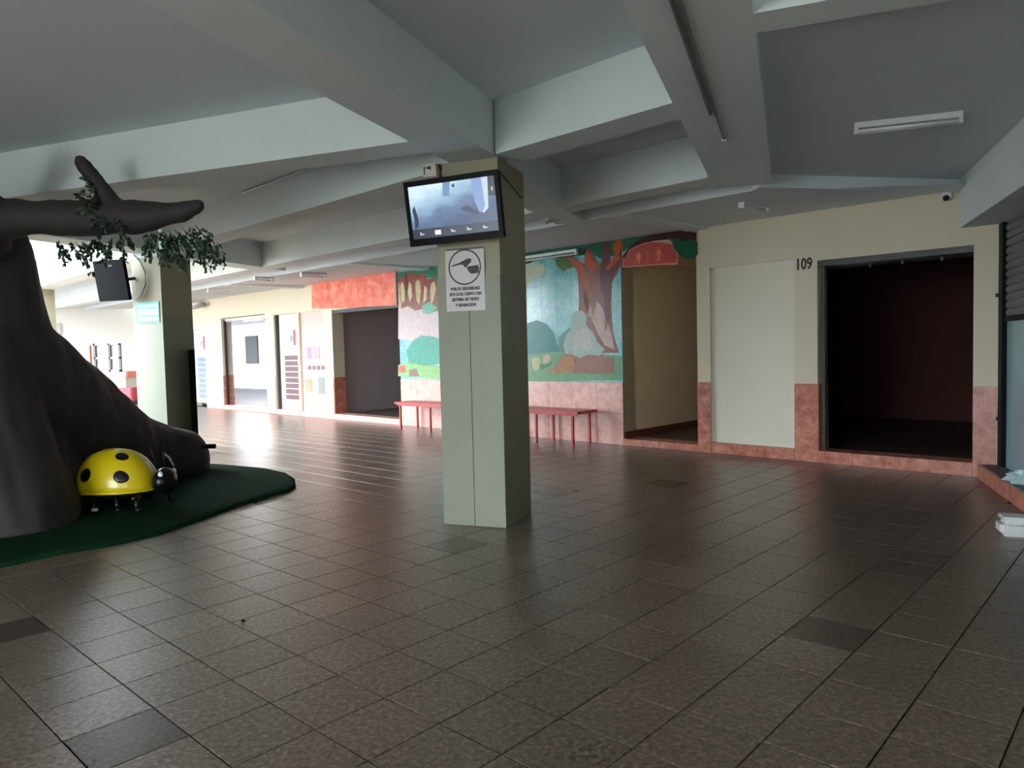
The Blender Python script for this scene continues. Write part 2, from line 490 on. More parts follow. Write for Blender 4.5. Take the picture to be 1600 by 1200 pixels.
pieces('sill_stone', 13.02, 14.12, 0, 0.12, 'pinkl', 0.36, d1=0.3)
pieces('sill_stone', 14.22, 15.35, 0, 0.12, 'pinkl', 0.38, d1=0.3)
pieces('sill_stone', 15.8, 18.37, 0, 0.12, 'pinkl', 0.37, d1=0.3)
# pink stone facing of the pilasters
pieces('facing_stone', -0.165, 0.05, 0.0, 0.98, 'pink', 0.3)
pieces('facing_stone', 1.71, 2.0, 0.0, 0.98, 'pink', 0.3)
wb('facing_stone', 1.696, 1.71, 0.15, 0.98, 'pink', -0.014, 0.3)
pieces('facing_stone', 3.17, 3.37, 0.0, 0.98, 'pink', 0.3)
pieces('facing_stone', 12.65, 13.02, 0.0, 0.95, 'pinkl', 0.4)
wb('facing_stone', 12.636, 12.65, 0.12, 0.95, 'pink', 0.0, 0.3)
pieces('facing_stone', 15.35, 15.8, 0.0, 0.95, 'pinkl', 0.5)
pieces('facing_stone', 18.37, 19.5, 0.0, 0.95, 'pinkl', 0.4)
wb('facing_stone', 18.356, 18.37, 0.12, 0.95, 'pink', 0.0, 0.3)
# wainscot of the mural wall
wb('wainscot_base', 4.63, 10.14, 0, 0.95, 'grout', -0.006, 0.0)
pieces('wainscot_tile', 4.63, 10.14, 0.0, 0.95, 'pinkl', 0.50, d0=-0.018, d1=-0.004, zstep=0.475, gap=0.005)

# rooms behind the openings (open towards the hall)
def room(name, t0, t1, d1, z0, z1, mw, mf, label, mc=None):
    r = empty(name, fw((t0 + t1) / 2, 1, 0), kind='structure', label=label)
    sbox('room_wall', fw, (t0 - .08, t0, DW, d1, z0 - .1, z1), M[mw], r)
    sbox('room_wall', fw, (t1, t1 + .08, DW, d1, z0 - .1, z1), M[mw], r)
    sbox('room_wall', fw, (t0 - .08, t1 + .08, d1, d1 + .08, z0 - .1, z1), M[mw], r)
    sbox('room_ceiling', fw, (t0 - .08, t1 + .08, DW, d1 + .08, z1, z1 + .08), M[mc or mw], r)
    sbox('room_floor', fw, (t0, t1, DW, d1, z0 - .08, z0), M[mf], r)
    return r
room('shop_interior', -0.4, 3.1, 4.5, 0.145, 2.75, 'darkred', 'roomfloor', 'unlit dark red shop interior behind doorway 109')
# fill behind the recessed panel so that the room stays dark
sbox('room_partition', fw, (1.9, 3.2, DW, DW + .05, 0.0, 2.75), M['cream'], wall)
rp = room('restroom_corridor', 3.37, 4.63, 3.2, 0.095, 2.8, 'tan', 'roomfloor', 'tan corridor to the restrooms')
sbox('skirting', fw, (4.61, 4.63, 0.0, 3.2, 0.095, 0.2), M['skirt'], rp, label='maroon skirting')
sbox('corridor_return', fw, (4.63, 4.69, 0.0, DW, 0.0, 2.8), M['tan'], rp)
room('grey_shop_interior', 8.2, 12.72, 5.0, 0.115, 2.7, 'lilac', 'roomfloor', 'empty grey shop interior beside the mural')
r3 = room('white_shop_interior', 15.6, 30.0, 5.2, 0.115, 2.8, 'whiteroom', 'ledge', 'bright white empty shop interior')
sbox('window_recess', fw, (26.55, 27.6, 5.14, 5.2, 1.15, 2.3), M['ledge'], r3)

# ---- right-hand shop: wall, sill, shutter, pane
shop = empty('wall_right', fu(2.1, 4, 0), kind='structure', label='roller-shutter shop front on the right')
sbox('wall_body', fu, (2.12, 2.3, 9.04, 9.4, 0, 2.8), M['cream'], shop)
sbox('wall_body', fu, (2.06, 2.3, -4.5, 4.0, 0, 2.8), M['cream'], shop)
for k in range(14):
    u1 = 9.0 - k * 0.6
    sbox('sill_stone', fu, (1.87, 1.90, u1 - 0.596, u1, 0, 0.15), M['pink'], shop)
for k in range(9):
    u1 = 9.02 - k * 0.9
    sbox('ledge_slab', fu, (1.902, 2.9, u1 - 0.895, u1, 0.06, 0.147), M['ledge'], shop)
sbox('door_post', fu, (2.055, 2.2, 8.88, 9.09, 0.147, 2.8), M['frame'], shop, label='black aluminium post')
sbox('shutter_rail', fu, (2.075, 2.2, 4.0, 8.88, 1.66, 1.71), M['frame'], shop, label='black bottom rail')
for k in range(14):
    z = 1.71 + k * 0.079
    mb = MB()
    n = len(mb.v)
    prof = [(2.105, 0), (2.090, .012), (2.084, .038), (2.090, .064), (2.105, .076), (2.12, .076), (2.12, 0)]
    for u in (4.0, 8.88):
        for s_, dz in prof: mb.v.append(fu(s_, u, z + dz))
    q = len(prof)
    mb.f = [tuple(range(q)), tuple(range(2 * q - 1, q - 1, -1))] + [(i, (i + 1) % q, q + (i + 1) % q, q + i) for i in range(q)]
    mb.obj('shutter_slat', M['shutter'], shop)
sbox('shop_pane', fu, (2.10, 2.11, 4.0, 8.88, 0.147, 1.66), M['pane'], shop, label='pale blue opaque pane')
for z in (0.62, 1.92):
    mb = MB(); mb.box(fu, 2.03, 2.06, 9.02, 9.07, z, z + .04)
    mb.obj('hinge', M['dark'], shop)

# unseen rear wall added behind the viewer, its gap sized to limit daylight
rw = empty('wall_rear_added', fn(2, -5.3, 0), kind='structure', label='added cream rear wall with a gap limiting daylight, behind the viewer')
sbox('wall_body', fn, (2.6, 10.2, -5.4, -5.2, 0, 3.5), M['cream'], rw)
sbox('wall_body', fn, (-7.5, -1.6, -5.4, -5.2, 0, 3.5), M['cream'], rw)
sbox('wall_body', fn, (-1.6, 2.6, -5.4, -5.2, 2.7, 3.5), M['cream'], rw)
lw = sbox('wall_left_added', fn, (10.0, 10.2, -5.2, 2.2, 0, 3.5), M['cream'], None, kind='structure', label='added cream side wall blocking daylight behind the tree, outside the view')  # unseen wall added to block daylight from the left
# far end of the arcade and the street side
fe = empty('wall_end', fn(24.3, 6, 0), kind='structure', label='overexposed white wall at the street end')
sbox('wall_body', fn, (24.25, 24.45, -9, 9.3, 0, 4.2), M['white'], fe)
sbox('grey_door', fn, (24.19, 24.25, 5.4, 6.6, 0.02, 2.65), M['greydoor'], fe)
MURAL = [('painted_hill', (60, 140, 140), 1, [(6.74, 1.38), (6.73, 1.77), (6.57, 1.93), (6.35, 1.97), (6.14, 1.9), (5.99, 1.75), (5.89, 1.48), (5.86, 1.37)]), ('painted_shrub', (95, 160, 155), 1, [(5.86, 1.37), (5.91, 1.64), (5.8, 1.74), (5.66, 1.82), (5.53, 1.73), (5.48, 1.37)]), ('painted_cloud', (205, 215, 185), 1, [(6.67, 2.94), (6.47, 2.95), (6.18, 2.88), (6.16, 2.76), (6.24, 2.69), (6.36, 2.66), (6.51, 2.62), (6.57, 2.52), (6.69, 2.51)]), ('painted_foliage', (30, 105, 80), 1, [(6.68, 3.14), (6.17, 3.14), (5.76, 3.12), (5.37, 3.1), (4.99, 3.11), (4.61, 3.13), (4.61, 2.93), (4.76, 2.87), (5.0, 2.85), (5.18, 2.95), (5.44, 2.94), (5.77, 2.93), (6.18, 3.04), (6.35, 3.04), (6.69, 2.96)]), ('painted_foliage', (85, 120, 60), 2, [(5.93, 2.94), (5.7, 2.97), (5.44, 2.9), (5.51, 2.79), (5.77, 2.73), (5.9, 2.84)]), ('painted_foliage', (20, 80, 60), 2, [(6.69, 3.03), (6.46, 3.05), (6.32, 2.99), (6.47, 2.93), (6.69, 2.92)]), ('painted_trunk', (150, 92, 82), 3, [(5.49, 1.73), (5.45, 2.24), (5.45, 2.54), (5.48, 2.72), (5.63, 2.88), (5.74, 2.95), (5.57, 2.93), (5.43, 2.84), (5.32, 2.81), (5.31, 2.95), (5.27, 3.06), (5.17, 2.99), (5.1, 2.86), (5.02, 2.78), (4.95, 2.89), (4.96, 3.08), (4.83, 3.11), (4.83, 2.91), (4.81, 2.76), (4.73, 2.83), (4.66, 2.93), (4.61, 2.97), (4.62, 2.74), (4.71, 2.59), (4.8, 2.49), (4.82, 2.1), (4.8, 1.71), (4.69, 1.4), (5.67, 1.41)]), ('painted_bark', (112, 62, 70), 4, [(5.02, 2.76), (4.95, 2.87), (4.96, 3.08), (4.83, 3.11), (4.83, 2.91), (4.81, 2.76), (4.73, 2.83), (4.66, 2.93), (4.61, 2.97), (4.62, 2.76), (4.74, 2.6), (4.82, 2.44), (4.86, 1.91), (4.95, 1.71), (4.95, 2.2), (5.03, 2.5)]), ('painted_bark', (190, 95, 60), 4, [(5.63, 2.92), (5.46, 2.9), (5.35, 2.75), (5.25, 2.52), (5.24, 2.12), (5.33, 1.93), (5.36, 2.43), (5.46, 2.69)]), ('painted_bark', (205, 100, 45), 5, [(4.75, 3.08), (4.62, 3.1), (4.6, 2.99), (4.66, 2.9), (4.64, 2.82), (4.73, 2.75), (4.87, 2.65), (4.9, 2.71), (4.8, 2.8), (4.73, 2.9), (4.78, 2.97)]), ('painted_bark', (200, 95, 55), 5, [(5.32, 2.81), (5.31, 2.95), (5.25, 3.04), (5.19, 2.91), (5.1, 2.75), (5.15, 2.67)]), ('painted_grass', (120, 175, 130), 2, [(6.75, 0.94), (6.74, 1.38), (6.23, 1.43), (5.74, 1.44), (5.16, 1.4), (4.65, 1.36), (4.65, 0.99)]), ('painted_stump', (165, 112, 98), 5, [(5.98, 1.1), (5.84, 1.26), (5.75, 1.41), (5.47, 1.44), (5.15, 1.42), (4.97, 1.36), (4.79, 1.32), (4.79, 1.09), (5.16, 1.08), (5.55, 1.09)]), ('painted_stump', (190, 135, 95), 6, [(6.16, 1.12), (5.95, 1.22), (5.81, 1.37), (5.61, 1.37), (5.55, 1.22), (5.6, 1.1), (5.95, 1.08)]), ('painted_pale_and_glare', (178, 200, 192), 6, [(5.74, 1.4), (5.8, 1.53), (5.72, 1.7), (5.61, 1.82), (5.63, 1.96), (5.52, 2.08), (5.37, 2.07), (5.29, 1.97), (5.32, 1.85), (5.17, 1.72), (5.1, 1.58), (4.96, 1.46), (5.06, 1.36), (5.28, 1.39), (5.44, 1.33), (5.62, 1.39)]), ('painted_pale_and_glare', (205, 205, 200), 7, [(5.57, 1.45), (5.59, 1.63), (5.48, 1.75), (5.35, 1.81), (5.22, 1.68), (5.18, 1.52), (5.28, 1.42), (5.43, 1.47)]), ('painted_pale_and_glare', (214, 180, 172), 4, [(5.19, 1.92), (5.09, 2.21), (4.99, 2.11), (4.92, 1.91), (4.83, 1.71), (4.76, 1.44), (4.95, 1.52), (5.07, 1.68)]), ('painted_pale_and_glare', (196, 160, 156), 4, [(5.33, 2.53), (5.24, 2.22), (5.14, 1.92), (5.29, 2.01), (5.36, 2.23)]), ('painted_flower', (215, 205, 160), 6, [(6.49, 1.33), (6.37, 1.37), (6.29, 1.31), (6.32, 1.18), (6.41, 1.12), (6.49, 1.18)]), ('painted_flower', (220, 200, 165), 6, [(6.23, 1.37), (6.11, 1.4), (6.06, 1.33), (6.12, 1.25), (6.23, 1.25)]), ('painted_leaf', (70, 150, 80), 6, [(6.32, 1.25), (6.2, 1.22), (6.03, 1.29), (6.09, 1.2), (6.29, 1.14)]), ('painted_foliage', (35, 130, 95), 1, [(10.11, 3.1), (9.55, 3.1), (8.77, 3.07), (8.79, 2.81), (9.13, 2.89), (9.46, 2.86), (9.76, 2.94), (10.12, 2.89)]), ('painted_cloud', (222, 205, 165), 2, [(10.12, 2.89), (9.76, 2.94), (9.46, 2.86), (9.12, 2.91), (8.79, 2.81), (8.8, 2.45), (9.0, 2.31), (9.38, 2.39), (9.69, 2.33), (10.14, 2.43)]), ('painted_branch', (150, 84, 72), 3, [(10.1, 2.97), (9.88, 3.05), (9.71, 3.09), (9.52, 2.99), (9.35, 3.05), (9.2, 2.89), (8.97, 2.9), (8.79, 2.81), (8.81, 2.28), (9.08, 2.24), (9.31, 2.33), (9.59, 2.3), (9.83, 2.41), (10.04, 2.37)]), ('painted_leaf', (226, 206, 160), 4, [(10.06, 2.84), (9.97, 2.91), (9.9, 2.75), (9.93, 2.52), (10.02, 2.47)]), ('painted_leaf', (230, 212, 168), 4, [(9.76, 2.89), (9.69, 2.81), (9.68, 2.6), (9.76, 2.48), (9.82, 2.69)]), ('painted_leaf', (220, 196, 150), 4, [(9.56, 2.87), (9.44, 2.91), (9.39, 2.73), (9.46, 2.41), (9.54, 2.49), (9.57, 2.69)]), ('painted_leaf', (228, 208, 165), 4, [(9.29, 2.78), (9.21, 2.72), (9.24, 2.5), (9.34, 2.43)]), ('painted_leaf', (222, 200, 158), 4, [(9.09, 2.79), (8.98, 2.83), (8.94, 2.68), (9.03, 2.46), (9.11, 2.37), (9.12, 2.64)]), ('painted_branch', (110, 60, 56), 5, [(9.9, 3.05), (9.82, 3.07), (9.79, 2.82), (9.87, 2.54), (9.92, 2.77)]), ('painted_branch', (176, 86, 70), 5, [(9.37, 3.04), (9.28, 3.0), (9.33, 2.78), (9.38, 2.48), (9.41, 2.74)]), ('painted_leaf', (216, 194, 150), 4, [(8.88, 2.75), (8.79, 2.76), (8.81, 2.4), (8.88, 2.5)]), ('painted_pale_and_glare', (225, 205, 205), 1, [(10.14, 2.43), (9.69, 2.33), (8.81, 2.33), (8.83, 1.74), (9.42, 1.68), (10.18, 1.76)]), ('painted_shrub', (70, 170, 150), 3, [(9.85, 1.28), (9.92, 1.52), (9.7, 1.72), (9.41, 1.81), (9.1, 1.78), (8.84, 1.72), (8.86, 1.26), (9.34, 1.21)]), ('painted_shrub', (110, 190, 160), 4, [(9.38, 2.39), (9.15, 2.45), (8.92, 2.33), (9.08, 2.22), (9.35, 2.23)]), ('painted_grass', (150, 200, 130), 3, [(10.22, 1.0), (10.21, 1.23), (9.85, 1.28), (9.34, 1.23), (8.86, 1.21), (8.87, 0.96)]), ('painted_stone', (150, 120, 110), 4, [(9.86, 1.0), (9.85, 1.13), (9.61, 1.16), (9.53, 1.0)]), ('painted_stone', (205, 110, 95), 4, [(10.19, 1.08), (10.19, 1.21), (9.99, 1.23), (9.94, 1.08)])]  # pale shapes: figure stand-in, trunk streaks, and a painted reflection across the left part
LINTEL = [('painted_branch', (60, 22, 26), 2, [(4.61, 2.66), (4.59, 2.85), (4.46, 2.98), (4.29, 3.06), (4.09, 3.11), (3.89, 3.16), (3.64, 3.12), (3.36, 3.04), (3.37, 2.88), (3.59, 2.94), (3.77, 3.0), (4.05, 3.01), (4.29, 2.97), (4.47, 2.89), (4.55, 2.77)]), ('painted_foliage', (25, 105, 75), 1, [(4.59, 2.91), (4.59, 3.13), (4.29, 3.13), (4.05, 3.14), (4.29, 3.06), (4.46, 2.98)]), ('painted_foliage', (15, 95, 65), 3, [(3.79, 3.03), (3.71, 2.99), (3.67, 3.01), (3.61, 2.95), (3.48, 2.95), (3.4, 2.95), (3.35, 2.91), (3.35, 2.74), (3.41, 2.69), (3.53, 2.7), (3.63, 2.78), (3.69, 2.85), (3.71, 2.92)])]
SIGN = [(4.58, 2.67), (4.58, 2.8), (4.5, 2.83), (4.45, 2.92), (4.34, 2.96), (4.2, 2.99), (4.06, 3.0), (3.9, 2.98), (3.72, 2.92), (3.71, 2.85), (3.63, 2.78), (3.64, 2.63), (3.97, 2.65)]

# ================================================================== THINGS
# ---- mural
def srgbmat(cache={}, col=None, rough=0.25):
    if col not in cache:
        cache[col] = mat('mural_paint', tuple(v * .86 for v in col), rough, var=0.12, scale=14, spec=0.2)
    return cache[col]
mural = empty('mural', fw(7, -0.02, 1.0), label='painted woodland mural on tiles above the pink wainscot', cat='mural')
for i in range(17):
    for j in range(7):
        w = (10.14 - 4.63) / 17; h = (3.14 - 0.955) / 7
        sbox('mural_tile', fw, (4.63 + i * w + .0015, 4.63 + (i + 1) * w - .0015, -0.012, 0.0, .955 + j * h + .0015, .955 + (j + 1) * h - .0015), M['sky_paint'], mural)
for n, c, l, P in MURAL:
    z = -0.0125 - l * 0.0006
    MB().prism(fw, P, z, -0.011).obj(n, srgbmat(col=c), mural)
fr = empty('restroom_fascia', fw(4, -0.02, 2.7), label='painted branch and leaf fascia over the restroom corridor', cat='fascia')
for n, c, l, P in LINTEL:
    MB().prism(fw, P, -0.012 - l * 0.004, 0.0).obj(n, srgbmat(col=c, rough=.4), fr)
sg = empty('restroom_sign', fw(4, -0.03, 2.7), label='red arched restroom sign with orange man and woman figures', cat='sign')
cx = sum(p[0] for p in SIGN) / len(SIGN); cz = sum(p[1] for p in SIGN) / len(SIGN)
MB().prism(fw, SIGN, -0.045, -0.026).obj('sign_border', M['signedge'], sg)
MB().prism(fw, [(cx + (a - cx) * .955, cz + (b - cz) * .90) for a, b in SIGN], -0.050, -0.040).obj('sign_board', M['signred'], sg)
def figure(tc, zb, h, skirt):
    mb = MB()
    k = h
    mb.prism(fw, [(tc + .1 * k * math.cos(a), zb + .9 * k + .1 * k * math.sin(a)) for a in [i * math.pi / 5 for i in range(10)]], -.056, -.048)
    if skirt: P = [(-.12, .78), (.12, .78), (.30, .45), (.22, .42), (.13, .58), (.24, .28), (.10, .28), (.09, 0), (-.09, 0), (-.10, .28), (-.24, .28), (-.13, .58), (-.22, .42), (-.30, .45)]
    else: P = [(-.18, .78), (.18, .78), (.26, .42), (.18, .40), (.12, .62), (.11, 0), (.02, 0), (0, .38), (-.02, 0), (-.11, 0), (-.12, .62), (-.18, .40), (-.26, .42)]
    mb.prism(fw, [(tc + a * k, zb + b * k) for a, b in P], -.055, -.048)
    return mb.obj('figure', M['signor'], sg, label='orange woman figure' if skirt else 'orange man figure')
figure(4.28, 2.705, .19, True); figure(3.94, 2.70, .21, False)
sbox('divider', fw, (4.113, 4.122, -.055, -.048, 2.70, 2.90), M['signedge'], sg)

# ---- red weathered board over the second doorway
rb = empty('fascia_board', fw(11.7, -.03, 2.8), label='weathered red painted fascia board over the grey doorway', cat='board')
MB().prism(fw, [(10.17, 2.44), (10.17, 3.12), (13.38, 3.14), (13.40, 2.55), (12.2, 2.50)], -0.05, -0.001).obj('board_face', M['redboard'], rb)
sbox('board_end', fw, (10.145, 10.17, -0.055, -0.001, 2.42, 3.13), M['lilac'], rb)
sbox('shutter_box', fw, (10.16, 12.63, 0.02, 0.2, 2.40, 2.478), M['dark'], rb, label='dark shutter housing under the board')

# ---- posters and slatted shop windows (bright part of the wall)
ps = empty('poster_panel', fw(13.5, .1, .12), label='pink poster panel with small garment pictures left of the grey doorway', cat='poster')
sbox('backing', fw, (13.02, 14.12, .06, .1, .12, 2.5), M['poster'], ps)
rnd = random.Random(3)
for i in range(4):
    sbox('picture', fw, (13.12 + i * .2, 13.28 + i * .2, .05, .06, 1.38, 1.66), mat('poster_print', (190 + rnd.randint(-20, 20), 150 + rnd.randint(-30, 20), 150 + rnd.randint(-20, 40)), .5), ps)
    sbox('caption', fw, (13.12 + i * .2, 13.26 + i * .2, .05, .06, 1.12, 1.22), mat('poster_caption', (120, 80, 90), .5), ps)
sbox('picture', fw, (13.15, 13.42, .05, .06, .55, .95), mat('poster_print', (120, 125, 118), .5), ps)
sbox('picture', fw, (13.7, 14.0, .05, .06, .6, .9), mat('poster_print', (214, 130, 100), .5), ps)
def window_unit(t0, t1, zs0, zs1, mslat, label, ztop):
    w = empty('shop_window', fw((t0 + t1) / 2, .15, .12), label=label, cat='shop window')
    sbox('pane', fw, (t0, t1, .12, .135, .12, ztop), M['mist'], w)
    sbox('side_frame', fw, (t1 - .05, t1, .05, .12, .12, ztop), M['dark'], w)
    sbox('side_frame', fw, (t0, t0 + .05, .05, .12, .12, ztop), M['metalw'], w)
    n = 8
    for k in range(n):
        z = zs0 + (zs1 - zs0) * k / n
        sbox('slat', fw, (t0 + .1, t1 - .32, .09, .115, z, z + (zs1 - zs0) / n - .025), M[mslat], w)
    for k in range(5):
        a = t0 + .12 + .16 * k
        sbox('sticker', fw, (a, a + .11, .112, .12, zs1 + .12 + .1 * (k % 3), zs1 + .34 + .13 * ((k * 2) % 3)), mat('sticker_print', [(150, 170, 185), (190, 60, 80), (120, 140, 160), (170, 175, 190), (205, 215, 220)][k], .5), w)
    return w
window_unit(14.22, 15.35, .38, 1.5, 'slatbrown', 'shop window with brown slats and stickers left of the pink poster', 2.5)
window_unit(19.5, 20.6, .25, 1.5, 'slatblue', 'farthest shop window with grey blue slats beside the rear column', 2.3)
hs = empty('shutter_housing', fw(17, .1, 2.5), label='pale rolled shutter housing at the top of the white doorway', cat='shutter')
mb = MB(); mb.tube([fw(15.82, .14, 2.50), fw(18.34, .14, 2.50)], .055, 12); mb.obj('roll', M['metalw'], hs, smooth=True)
sbox('guide', fw, (18.30, 18.35, .06, .12, .12, 2.5), M['dark'], hs)
hs = empty('shutter_housing', fw(.9, .1, 2.45), label='dark rolled shutter housing at the top of doorway 109', cat='shutter')
mb = MB(); mb.tube([fw(.06, .16, 2.44), fw(1.70, .16, 2.44)], .06, 12); mb.obj('roll', M['dark'], hs, smooth=True)
sbox('fascia_lip', fw, (.06, 1.70, .02, .04, 2.42, 2.488), M['ledge'], hs)
for t in (.35, .75, 1.1): sbox('bracket', fw, (t, t + .03, .05, .16, 2.36, 2.40), M['dark'], hs)
sbox('guide', fw, (1.66, 1.695, .10, .16, .15, 2.42), M['ledge'], hs)

# number 109
nb = text('109', 'door_number', 0.20, M['signk'], fw(1.875, -0.003, 2.46), -Wd.to_3d(), (0, 0, 1), None, xs=.72, extr=.004, off=.004, label='black door number 109 on the cream pilaster', cat='number')

# ---- benches
def bench(t0, t1, legs, label):
    b = empty('bench', fw((t0 + t1) / 2, -.3, 0), label=label, cat='bench', group='red benches under the mural')
    MB().box(fw, t0, t1, -.56, -.07, .49, .53).obj('seat', M['benchred'], b, bevel=.006)
    for t in legs:
        for d in (-.53, -.12):
            sbox('leg', fw, (t, t + .035, d, d + .035, 0, .49), M['benchred'], b)
    sbox('rail', fw, (t0 + .05, t1 - .05, -.53, -.51, .46, .49), M['benchred'], b)
    return b
bench(5.08, 7.4, (5.2, 5.95, 6.65, 7.3), 'red metal bench right of the screen column, under the woodland mural')
bench(8.1, 9.65, (8.2, 8.6, 9.5), 'red metal bench left of the screen column, beside the grey doorway')

# ---- television on the column
def fr_tv(a, b, c):   # a right, b out of the column, c up, tilted forward
    tl = R(8)
    o = fu(-2.54, 5.44, 2.64)
    up = Vector((0, 0, 1)) * math.cos(tl) - Ud.to_3d() * math.sin(tl)
    out = -Ud.to_3d() * math.cos(tl) - Vector((0, 0, 1)) * math.sin(tl)
    rr = Sd.to_3d()
    roll = R(1.3)
    r2 = rr * math.cos(roll) + up * math.sin(roll); u2 = -rr * math.sin(roll) + up * math.cos(roll)
    return o + r2 * (a * 1.09) + out * b + u2 * (c * 1.07)
tv = empty('television', fu(-2.475, 5.6, 2.6), label='black flat television showing camera footage on the column', cat='television')
MB().box(fr_tv, -.385, .385, -.05, 0, -.245, .245).obj('housing', M['tvblack'], tv, bevel=.008)
for d in ((-.385, .385, 0, .012, .205, .245), (-.385, .385, 0, .012, -.245, -.190), (-.385, -.352, 0, .012, -.19, .205), (.352, .385, 0, .012, -.19, .205)):
    MB().box(fr_tv, *d).obj('bezel', M['tvblack'], tv)
def screen_mat():
    m = bpy.data.materials.new('screen_picture'); m.use_nodes = True
    nt = m.node_tree; N = nt.nodes; L = nt.links; b = N['Principled BSDF']
    tc = N.new('ShaderNodeTexCoord'); sp = N.new('ShaderNodeSeparateXYZ'); L.new(tc.outputs['UV'], sp.inputs[0])
    ad = N.new('ShaderNodeMath'); ad.operation = 'MULTIPLY_ADD'; ad.inputs[1].default_value = -0.62
    L.new(sp.outputs[0], ad.inputs[0]); L.new(sp.outputs[1], ad.inputs[2])
    no = N.new('ShaderNodeTexNoise'); no.inputs['Scale'].default_value = 7; no.inputs['Detail'].default_value = 4
    L.new(tc.outputs['UV'], no.inputs['Vector'])
    a2 = N.new('ShaderNodeMath'); a2.operation = 'MULTIPLY_ADD'; a2.inputs[1].default_value = 0.35
    L.new(no.outputs[0], a2.inputs[0]); L.new(ad.outputs[0], a2.inputs[2])
    cr = N.new('ShaderNodeValToRGB'); e = cr.color_ramp.elements
    e[0].position = 0.05; e[0].color = srgb((52, 72, 108)); e[1].position = 0.95; e[1].color = srgb((214, 236, 248))
    k = e.new(0.40); k.color = srgb((92, 116, 158)); k = e.new(0.66); k.color = srgb((150, 186, 212))
    L.new(a2.outputs[0], cr.inputs[0])
    b.inputs['Base Color'].default_value = (0.01, 0.01, 0.01, 1); b.inputs['Roughness'].default_value = 0.3
    L.new(cr.outputs[0], b.inputs['Emission Color']); b.inputs['Emission Strength'].default_value = 1.0
    return m
scr = MB().quad([fr_tv(-.352, .006, -.19), fr_tv(.352, .006, -.19), fr_tv(.352, .006, .205), fr_tv(-.352, .006, .205)]).obj('screen', screen_mat(), tv, fix=False)
uv = scr.data.uv_layers.new(name='uv')
for k, c in enumerate(((0, 0), (1, 0), (1, 1), (0, 1))): uv.data[k].uv = c
def scrp(name, P, col, s=.95, lay=1):
    MB().prism(lambda a, b, c: fr_tv(a, b, c), P, .006, .007 + lay * .0007).obj(name, emis('screen_glow', col, s), scr)
scrp('menu_bar', [(-.352, -.19), (.352, -.19), (.352, -.118), (-.352, -.118)], (28, 36, 66), .8)
scrp('footage_column', [(.17, .205), (.30, .205), (.285, -.02), (.25, -.05), (.21, -.04), (.18, .05)], (128, 156, 206), .95)
scrp('footage_column_edge', [(.25, .205), (.30, .205), (.285, -.02), (.25, -.05), (.235, -.045), (.262, .0)], (190, 208, 240), 1.0, 2)
scrp('footage_shadow', [(.30, .205), (.352, .205), (.352, .06), (.296, .07)], (16, 16, 28), .6)
scrp('footage_wall', [(-.06, .205), (.0, .205), (-.02, .10), (-.07, .11)], (110, 150, 190), .9)
scrp('footage_mark', [(.01, .18), (.03, .19), (.035, .165), (.015, .16)], (40, 52, 90), .8)
scrp('footage_shadow', [(.06, .0), (.12, .02), (.21, -.045), (.19, -.06), (.11, -.03)], (44, 58, 96), .8)
scrp('footage_figure', [(-.335, .03), (-.315, .06), (-.30, .0), (-.29, -.05), (-.30, -.10), (-.33, -.12), (-.325, -.05)], (34, 44, 76), .8)
scrp('menu_mark', [(-.165, -.172), (-.115, -.172), (-.115, -.138), (-.165, -.138)], (238, 244, 250), 1.0, 2)
for x in (-.29, -.03, .10, .23):
    scrp('menu_mark', [(x, -.164), (x + .035, -.164), (x + .035, -.154), (x + .012, -.154), (x + .012, -.142), (x, -.142)], (190, 205, 225), .9, 2)
scrp('footage_mark', [(.322, .10), (.332, .10), (.332, .13), (.322, .13)], (200, 205, 220), .9, 2)
sbox('bracket_arm', fu, (-2.57, -2.51, 5.49, 5.64, 2.58, 2.66), M['dark'], tv)
sbox('wall_plate', fu, (-2.66, -2.42, 5.625, 5.64, 2.50, 2.74), M['dark'], tv)
# junction box with small camera on the beam side of the column
jb = empty('junction_box', fu(-2.84, 5.6, 3.0), label='small white camera box at the top left of the screen column', cat='box')
MB().box(fu, -2.87, -2.745, 5.56, 5.64, 2.955, 3.066).obj('box_body', M['signw'], jb, bevel=.006)
MB().prism(fu2 := (lambda a, b, c: fu(a, 5.56 - b, c)), [(-2.845, 3.03), (-2.79, 3.045), (-2.79, 3.01)], 0, .004).obj('label_mark', M['signk'], jb)
MB().prism(fu2, [(-2.855, 2.975), (-2.847, 2.975), (-2.847, 3.045), (-2.855, 3.045)], 0, .004).obj('label_mark', M['signk'], jb)
def cable(name, pts, r, m, label, cat='cable', seg=6):
    return MB().tube(pts, r, seg).obj(name, m, None, label=label, cat=cat, smooth=True)
cable('cable', [fu(-2.74, 5.61, 3.06), fu(-2.715, 5.6, 3.02), fu(-2.71, 5.6, 2.95), fu(-2.73, 5.62, 2.88)], .006, M['dark'], 'dark cable dropping from the white camera box')
cable('cable', [fu(-2.62, 5.55, 2.87), fu(-2.58, 5.60, 2.93), fu(-2.54, 5.632, 2.965), fu(-2.40, 5.634, 2.975), fu(-2.235, 5.634, 2.97)], .005, M['collow'], 'pale cable running along the top of the screen column')
cable('cable', [fu(-2.219, 5.66, 2.96), fu(-2.219, 5.95, 2.90), fu(-2.219, 6.2, 2.84)], .005, M['dark'], 'thin cable on the right side of the screen column')

